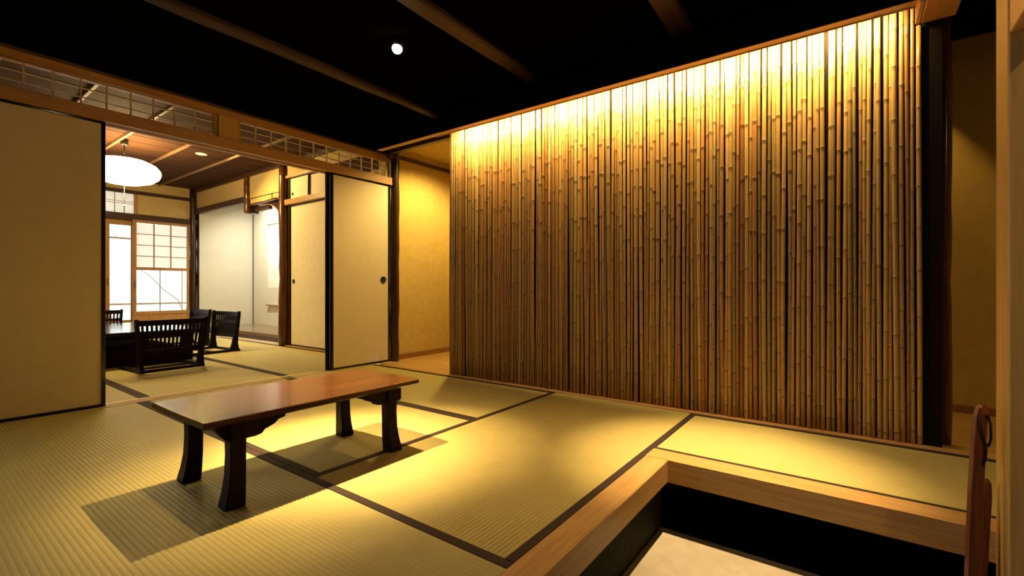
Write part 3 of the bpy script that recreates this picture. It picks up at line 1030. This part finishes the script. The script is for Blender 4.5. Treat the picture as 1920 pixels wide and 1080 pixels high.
box('stile', (1.79, ya, 0.03), (1.845, yb, 1.70), M['honey_z'], w4, 0.003)
box('top_rail', (1.15, ya, 1.63), (1.79, yb, 1.70), M['honey_z'], w4, 0.002)
box('bottom_rail', (1.15, ya, 0.03), (1.79, yb, 0.255), M['honey_z'], w4, 0.002)
box('glass_pane', (1.15, YB + 0.048, 0.255), (1.79, YB + 0.052, 1.63), M['glass'], w4, 0)
sbox('trim_40', (1.10, YB + 0.005, 1.70), (2.19, YB + 0.06, 1.722), M['dark_x'], 'dark track above the glass window', 'rail', 0.001)
# veranda and its outer glazing
sbox('floor_veranda', (-0.9, YB + 0.06, -0.30), (4.0, 9.46, -0.02), M['cork'], 'wooden veranda floor outside the paper window', 'floor')
sbox('ceiling_veranda', (-0.9, YB + 0.05, 2.28), (4.0, 9.5, 2.34), M['batten'], 'veranda ceiling outside the paper window', 'ceiling')
sbox('wall_veranda_end', (3.9, YB + 0.05, -0.3), (4.0, 9.5, 2.33), M['plaster'], 'end wall of the veranda', 'wall')
vo = struct('window_5', 'pale wooden veranda glazing seen through the glass', 'window', (2.3, 9.44, 0))
for x in (1.55, 2.02, 2.42, 2.80, 3.12, 3.65):
    box('upright', (x - 0.008, 9.43, -0.02), (x + 0.008, 9.445, 2.28), M['out_wood'], vo, 0.002)
for z, h in ((0.16, 0.02), (0.46, 0.014), (1.52, 0.016), (2.20, 0.04)):
    box('cross_rail', (1.0, 9.423, z - h), (3.9, 9.447, z + h), M['out_wood'], vo, 0.002)
box('glass_pane', (1.0, 9.433, -0.02), (3.9, 9.437, 2.28), M['glass'], vo, 0)
sbox('floor_garden', (-4, 9.5, -0.45), (9, 16, -0.40), M['ground'], 'pale garden ground beyond the veranda', 'ground')
sbox('wall_garden', (-4, 13.0, -0.40), (9, 13.1, 1.2), M['plaster_white'], 'pale garden wall beyond the veranda', 'wall')
tb = tag(tube('tree_branch', [(2.2, 10.2, 1.25), (2.6, 10.1, 1.12), (2.85, 10.15, 0.95), (3.02, 10.1, 0.72), (3.3, 10.2, 0.50), (3.6, 10.2, -0.2), (3.65, 10.2, -0.40)],
              [0.004, 0.006, 0.007, 0.008, 0.010, 0.014, 0.018], M['branch'], None, 6), 'thin bare garden branch seen through the glass', 'branch')
tag(tube('leaning_pole', [(3.03, 9.05, -0.02), (3.12, 9.05, 1.0)], 0.014, M['black_metal'], None, 8), 'dark slanting pole on the veranda behind the glass', 'pole')

# ------------------------------------------------------------------ back room furniture
bt = thing('lacquer_table', 'low shiny dark table in the back room under the lantern', 'table', (1.38, 6.0, 0))
box('tabletop', (0.66, 5.32, 0.285), (1.92, 6.85, 0.315), M['lacquer'], bt, 0.006)
box('apron', (0.74, 5.38, 0.235), (1.84, 5.405, 0.285), M['zaisu'], bt, 0.002)
box('apron', (0.74, 6.765, 0.235), (1.84, 6.79, 0.285), M['zaisu'], bt, 0.002)
box('apron', (0.715, 5.38, 0.235), (0.74, 6.79, 0.285), M['zaisu'], bt, 0.002)
box('apron', (1.84, 5.38, 0.235), (1.865, 6.79, 0.285), M['zaisu'], bt, 0.002)
box('base', (0.76, 5.36, 0.0016), (1.82, 6.74, 0.135), M['black_back'], bt, 0.004)  # dark block added for the darkness of the pit under the table
for x in (0.745, 1.835):
    for y_ in (5.42, 6.75):
        box('leg', (x - 0.04, y_ - 0.04, 0.0016), (x + 0.04, y_ + 0.04, 0.235), M['zaisu'], bt, 0.005)


def make_zaisu():
    """legless chair, local: back plane near y=0, sitter faces +y, width along x"""
    t = thing('legless_chair', 'x', 'chair', (0, 0, 0), 'dark legless chairs around the back room table')
    W = 0.49

    def yback(u, z):      # u -1..1 : concave, leaning back
        return -0.035 * max(0, z - 0.02) / 0.43 - 0.028 * (1 - u * u) * min(1, max(0, (z - 0.1) / 0.3)) + 0.045 * (1 - min(1, z / 0.12)) * 0
    # side posts flaring at the foot and top
    for s in (-1, 1):
        bm = bmesh.new()
        rows = []
        for z, hw, ww_ in ((0.0016, 0.055, 0.016), (0.03, 0.045, 0.016), (0.10, 0.028, 0.015), (0.2, 0.022, 0.014), (0.32, 0.020, 0.013), (0.42, 0.018, 0.012), (0.455, 0.012, 0.011)):
            xx = s * (W / 2 - 0.014 + 0.035 * max(0, z - 0.1) / 0.35)
            yc = yback(s, z) * 1.0
            rows.append([bm.verts.new(q) for q in ((xx - ww_, yc - hw, z), (xx + ww_, yc - hw, z), (xx + ww_, yc + hw, z), (xx - ww_, yc + hw, z))])
        for a, b in zip(rows, rows[1:]):
            for k in range(4):
                bm.faces.new((a[k], a[(k + 1) % 4], b[(k + 1) % 4], b[k]))
        bm.faces.new(rows[0][::-1])
        bm.faces.new(rows[-1])
        obj('side_post', bm, M['zaisu'], t, local=True)

    def curved_rail(name, z0, z1, th_):
        bm = bmesh.new()
        rows = []
        n = 10
        for i in range(n + 1):
            u = -1 + 2 * i / n
            xx = u * (W / 2 - 0.016 + 0.035 * max(0, (z0 + z1) / 2 - 0.1) / 0.35)
            rows.append([bm.verts.new(q) for q in ((xx, yback(u, z0) - th_ / 2, z0), (xx, yback(u, z1) - th_ / 2, z1), (xx, yback(u, z1) + th_ / 2, z1), (xx, yback(u, z0) + th_ / 2, z0))])
        for a, b in zip(rows, rows[1:]):
            for k in range(4):
                bm.faces.new((a[k], a[(k + 1) % 4], b[(k + 1) % 4], b[k]))
        bm.faces.new(rows[0][::-1])
        bm.faces.new(rows[-1])
        return obj(name, bm, M['zaisu'], t, local=True)
    curved_rail('top_rail', 0.398, 0.445, 0.020)
    curved_rail('middle_rail', 0.315, 0.345, 0.016)
    curved_rail('lower_rail', 0.155, 0.19, 0.018)
    n = 15
    for i in range(n):
        u = -1 + 2 * (i + 1) / (n + 1)
        bm = bmesh.new()
        rows = []
        for z in (0.185, 0.25, 0.33, 0.402):
            xx = u * (W / 2 - 0.016 + 0.035 * max(0, z - 0.1) / 0.35)
            yc = yback(u, z)
            rows.append([bm.verts.new(q) for q in ((xx - 0.008, yc - 0.005, z), (xx + 0.008, yc - 0.005, z), (xx + 0.008, yc + 0.005, z), (xx - 0.008, yc + 0.005, z))])
        for a, b in zip(rows, rows[1:]):
            for k in range(4):
                bm.faces.new((a[k], a[(k + 1) % 4], b[(k + 1) % 4], b[k]))
        bm.faces.new(rows[0][::-1])
        bm.faces.new(rows[-1])
        obj('slat', bm, M['zaisu'], t, local=True)
    # floor frame and seat board
    for s in (-1, 1):
        box('runner', (s * (W / 2 - 0.014) - 0.014, -0.06, 0.0016), (s * (W / 2 - 0.014) + 0.014, 0.42, 0.026), M['zaisu'], t, 0.003, local=True)
    box('rear_bar', (-W / 2 + 0.028, -0.045, 0.0016), (W / 2 - 0.028, -0.015, 0.024), M['zaisu'], t, 0.003, local=True)
    box('front_bar', (-W / 2 + 0.028, 0.39, 0.0016), (W / 2 - 0.028, 0.42, 0.024), M['zaisu'], t, 0.003, local=True)
    box('cross_bar', (-W / 2 + 0.028, 0.17, 0.0016), (W / 2 - 0.028, 0.20, 0.016), M['zaisu'], t, 0.003, local=True)
    return t


def copy_thing(src, loc, rotz, label):
    r = src.copy()
    COL.objects.link(r)
    r.location = loc
    r.rotation_euler = (0, 0, rotz)
    r['label'] = label
    for ch in list(src.children):
        c = ch.copy()
        COL.objects.link(c)
        c.parent = r
    return r


z0_ = make_zaisu()
z0_.location = (1.525, 4.86, 0)
z0_.rotation_euler = (0, 0, math.radians(4))
z0_['label'] = 'nearest dark legless chair, its slatted back turned to the front room'
copy_thing(z0_, (2.36, 5.90, 0), math.radians(96), 'dark legless chair standing closest to the alcove board')
copy_thing(z0_, (2.39, 6.72, 0), math.radians(92), 'dark legless chair half hidden behind two others, beside the alcove jamb')
copy_thing(z0_, (1.52, 7.33, 0), math.radians(180), 'legless chair beyond the table, seen at the left door\'s edge')

# paper lantern
la = thing('pendant_lantern', 'glowing white oval paper lantern hanging in the back room', 'lamp', (1.518, 6.169, 2.284))
prof = []
for i in range(17):
    a = -PI / 2 + PI * i / 16
    rr = 0.312 * max(0.0, math.cos(a)) ** 0.75
    prof.append((max(rr, 0.05), 0.130 * math.sin(a) + (0.004 if i % 2 else 0)))
lathe('shade', prof, (1.518, 6.169, 1.945), M['shade'], la, 40)
lathe('ceiling_cap', [(0.03, 0), (0.034, -0.01), (0.034, -0.05), (0.028, -0.065)], (1.518, 6.169, 2.285), M['black_metal'], la, 16)
tube('cord', [(1.518, 6.169, 2.225), (1.518, 6.169, 2.10)], 0.006, M['black_metal'], la, 8)
lathe('shade_collar', [(0.065, -0.02), (0.06, 0.01), (0.02, 0.035)], (1.518, 6.169, 2.082), M['black_metal'], la, 20)
tube('pull_cord', [(1.518, 6.169, 1.82), (1.518, 6.169, 1.60)], 0.002, M['white_plastic'], la, 6)
lathe('pull_knob', [(0.004, -0.016), (0.011, -0.008), (0.011, 0.006), (0.004, 0.012)], (1.518, 6.169, 1.59), M['white_plastic'], la, 10)
# recessed downlight of the back room
dl = thing('recessed_downlight', 'small round glowing downlight in the back room ceiling', 'ceiling light', (2.219, 6.122, 2.284))
lathe('trim_ring', [(0.052, 0.004), (0.062, 0.004), (0.062, -0.004), (0.052, -0.004)], (2.219, 6.122, 2.286), M['white_plastic'], dl, 24)
lathe('lens', [(0.002, -0.002), (0.051, -0.002), (0.051, 0.001), (0.002, 0.001)], (2.219, 6.122, 2.284), M['bulb_soft'], dl, 24)

spot_lamp('spot_light', (2.219, 6.122, 2.275), (2.85, 5.3, 0.3), P_DOWN, 150, 0.6, WARM2, 0.04, dl)

# ------------------------------------------------------------------ low wooden table in front
ta = thing('low_table', 'low brown wooden table with glossy top and dark curved legs', 'table', (1.03, 1.84, 0))
tp = bmesh.new()
TX0, TX1, TY0, TY1, TZ = 0.588, 1.472, 1.612, 2.066, 0.30
outl = []
for i in range(13):       # near edge
    u = i / 12
    outl.append((TX0 + (TX1 - TX0) * u, TY0 - 0.004 * math.sin(PI * u)))
for i in range(1, 9):
    u = i / 8
    outl.append((TX1 + 0.008 * math.sin(PI * u), TY0 + (TY1 - TY0) * u))
for i in range(1, 13):
    u = i / 12
    outl.append((TX1 - (TX1 - TX0) * u, TY1 + 0.004 * math.sin(PI * u)))
for i in range(1, 8):
    u = i / 8
    outl.append((TX0 - 0.004 * math.sin(PI * u), TY1 - (TY1 - TY0) * u))
cxm, cym = (TX0 + TX1) / 2, (TY0 + TY1) / 2
layers = []
for inset, z in ((0.012, TZ - 0.026), (0.0, TZ - 0.018), (0.0, TZ - 0.003), (0.003, TZ)):
    ring = []
    for x, y_ in outl:
        dx, dy = x - cxm, y_ - cym
        ring.append(tp.verts.new((x - math.copysign(min(inset, abs(dx)), dx) * (1 if abs(dx) > 0.38 else 0.0), y_ - math.copysign(min(inset, abs(dy)), dy) * (1 if abs(dy) > 0.2 else 0), z)))
    layers.append(ring)
for a, b in zip(layers, layers[1:]):
    for k in range(len(a)):
        tp.faces.new((a[k], a[(k + 1) % len(a)], b[(k + 1) % len(a)], b[k]))
tp.faces.new(layers[0][::-1])
tp.faces.new(layers[-1])
obj('tabletop', tp, M['table_top'], ta)


def table_leg(x, y_, sx, sy):
    bm = bmesh.new()
    rows = []
    for z, off, h in ((0.0014, 0.013, 0.031), (0.012, 0.012, 0.031), (0.05, 0.006, 0.028), (0.10, 0.001, 0.0255), (0.17, -0.001, 0.0245), (0.275, 0.0, 0.026)):
        cxx, cyy = x + sx * off, y_ + sy * off * 0.4
        c = 0.004
        rows.append([bm.verts.new((cxx + a, cyy + b, z)) for a, b in ((-h, -h + c), (-h + c, -h), (h - c, -h), (h, -h + c), (h, h - c), (h - c, h), (-h + c, h), (-h, h - c))])
    for a, b in zip(rows, rows[1:]):
        for k in range(8):
            bm.faces.new((a[k], a[(k + 1) % 8], b[(k + 1) % 8], b[k]))
    bm.faces.new(rows[0][::-1])
    bm.faces.new(rows[-1])
    return obj('leg', bm, M['table_leg'], ta)


for x, sx in ((0.698, -1), (1.335, 1)):
    for y_, sy in ((1.652, -1), (2.000, 1)):
        table_leg(x, y_, sx, sy)
        ya_, yb_ = y_ - 0.014, y_ + 0.014
        # scalloped bracket under the top, running along the table
        i_ = -sx
        xo = x + sx * 0.066
        outer = [(xo, 0.274), (xo, 0.262), (x + sx * 0.040, 0.228), (x + sx * 0.026, 0.216)] if sx < 0 else [(xo - 0.012, 0.274), (xo - 0.012, 0.222), (xo - 0.020, 0.216)]
        pts = outer + [(x + i_ * 0.060, 0.216), (x + i_ * 0.080, 0.220), (x + i_ * 0.090, 0.232), (x + i_ * 0.106, 0.237),
               (x + i_ * 0.124, 0.244), (x + i_ * 0.138, 0.256), (x + i_ * 0.160, 0.260), (x + i_ * 0.166, 0.274)]
        prism('bracket', pts, 'Y', ya_, yb_, M['table_leg'], ta)
    box('end_rail', (x - 0.014, 1.678, 0.225), (x + 0.014, 1.974, 0.274), M['table_leg'], ta, 0.003)

# ------------------------------------------------------------------ spotlights and their light


def spotlight(loc, aim, power, angle, blend, label, core=9.0):
    loc, aim = Vector(loc), Vector(aim)
    t = thing('spotlight', label, 'spotlight', (loc.x, loc.y, 2.185), 'small black ceiling spotlights')
    d = (aim - loc).normalized()
    back = loc - d * 0.085
    tube('stem', [(loc.x, loc.y, 2.185), (back.x, back.y, back.z + 0.01)], 0.006, M['black_metal'], t, 8)
    tube('housing', [tuple(back), tuple(loc - d * 0.022)], [0.030, 0.035], M['black_metal'], t, 16)
    bm = bmesh.new()
    bmesh.ops.create_uvsphere(bm, u_segments=16, v_segments=10, radius=0.029)
    bmesh.ops.translate(bm, verts=bm.verts[:], vec=loc - d * 0.018)
    obj('lens', bm, M['bulb'], t, smooth=True)
    spot_lamp('spot_light', tuple(loc + d * 0.012), tuple(aim), power, angle, blend, WARM, 0.018, t)
    spot_lamp('spot_light_core', tuple(loc + d * 0.012), tuple(aim), power * core, 40, 1.0, WARM, 0.018, t)
    return t


spotlight((1.79, 2.15, 2.11), (1.08, 1.84, 0.0), P_TABLE, 68, 1.0, 'lit ceiling spotlight shining above the low table', 5.6)
spotlight((0.82, 2.19, 2.13), (1.33, 1.80, 0.0), P_TABLE, 68, 1.0, 'ceiling spotlight above the table\'s left end, out of frame')
spotlight((1.95, 0.42, 2.13), (2.06, 0.44, 0.0), P_EDGE, 72, 1.0, 'ceiling spotlight above the oak ledge, out of frame', 6.5)

spotlight((0.25, -1.1, 2.12), (1.75, -0.55, 0.5), P_PILLAR_FILL, 80, 1.0, 'added unseen spotlight behind the camera, brightening the square pillar', 0.6)  # added fill lamp for the pillar's near face

# passage downlights, hidden behind the bamboo
for loc, aim, p, ang, lab in (((3.30, 3.06, 2.118), (3.36, 3.15, 0.0), P_CORR, 150, 'passage downlight hidden behind the far bamboo end'),
                              ((3.30, -0.140, 2.150), (3.35, -0.4, 0.0), P_CORR2, 160, 'passage downlight hidden behind the near bamboo end')):
    t = thing('passage_downlight', lab, 'ceiling light', (loc[0], loc[1], loc[2]), 'downlights in the passage')
    lathe('rim', [(0.036, 0.008), (0.044, 0.008), (0.044, -0.003), (0.036, -0.003)], loc, M['white_plastic'], t, 20)
    spot_lamp('spot_light', (loc[0], loc[1], loc[2] - 0.004), aim, p, ang, 0.6, WARM2 if loc[1] > 1 else (1.0, 0.57, 0.13), 0.03, t)

# alcove lamp, tucked behind the lintel
al = thing('alcove_lamp', 'slim lamp tucked above the alcove, lighting the scroll', 'lamp', (3.20, 7.35, 2.19))
box('lamp_body', (3.17, 7.0, 2.192), (3.23, 7.7, 2.22), M['white_plastic'], al, 0.003)
l = bpy.data.lights.new('alcove_light', 'AREA')
l.shape = 'RECTANGLE'
l.size, l.size_y = 0.05, 0.6
l.spread = math.radians(145)
l.energy = P_ALCOVE
l.color = (1.0, 0.93, 0.76)
lo = bpy.data.objects.new('alcove_light', l)
COL.objects.link(lo)
lo.parent = al
lo.location = Vector((3.20, 7.35, 2.188)) - al.location
lo.rotation_euler = (0, math.radians(-28), 0)

# ------------------------------------------------------------------ long shoehorn by the pillar
sh = thing('long_shoehorn', 'long reddish wooden shoehorn with a cord loop beside the pillar', 'shoehorn', (1.68, -0.262, -0.30))
sv = Vector((0.591, -0.8066, 0))      # across
fw = Vector((0.8066, 0.591, 0))
bm = bmesh.new()
rows = []
base = Vector((1.664, -0.249, -0.30))
for z, off, hw, th_ in ((-0.2995, 0.0, 0.024, 0.008), (-0.2, 0.002, 0.021, 0.008), (0.0, 0.007, 0.0185, 0.009), (0.2, 0.014, 0.0175, 0.009), (0.33, 0.021, 0.0165, 0.009), (0.39, 0.026, 0.0155, 0.008), (0.412, 0.0285, 0.012, 0.007), (0.420, 0.0295, 0.006, 0.005)):
    c = Vector((base.x, base.y, z)) + sv * off
    rows.append([bm.verts.new(c + sv * a * hw + fw * b * th_) for a, b in ((-1, -0.6), (-0.6, -1), (0.6, -1), (1, -0.4), (1, 0.6), (0.6, 1), (-0.6, 1), (-1, 0.6))])
for a, b in zip(rows, rows[1:]):
    for k in range(8):
        bm.faces.new((a[k], a[(k + 1) % 8], b[(k + 1) % 8], b[k]))
bm.faces.new(rows[0][::-1])
bm.faces.new(rows[-1])
obj('blade', bm, M['red'], sh)
c0 = Vector((base.x, base.y, 0)) + sv * 0.024 - fw * 0.012


def cp(a, z):
    q = c0 + sv * a
    return (q.x, q.y, z)


tube('cord_loop', [cp(-0.012, 0.392), cp(-0.010, 0.36), cp(0.000, 0.325), cp(0.010, 0.315), cp(0.016, 0.335), cp(0.015, 0.37), cp(0.008, 0.395)], 0.0028, M['cord'], sh, 6)
tube('cord_tail', [cp(0.004, 0.318), cp(0.003, 0.29), cp(-0.004, 0.265)], 0.0028, M['cord'], sh, 6)
s2 = thing('short_shoehorn', 'shorter rounded shoehorn standing just behind the long one', 'shoehorn', (1.70, -0.28, -0.30))
b2 = Vector((1.723, -0.282, 0))
pts2, rad2 = [], []
for z, r, off in ((-0.2995, 0.016, -0.022), (-0.1, 0.015, -0.014), (0.05, 0.014, -0.004), (0.17, 0.0135, 0.004), (0.205, 0.011, 0.006), (0.217, 0.005, 0.0065)):
    q = b2 + sv * off
    pts2.append((q.x, q.y, z))
    rad2.append(r)
tube('blade', pts2, rad2, M['red'], s2, 12)
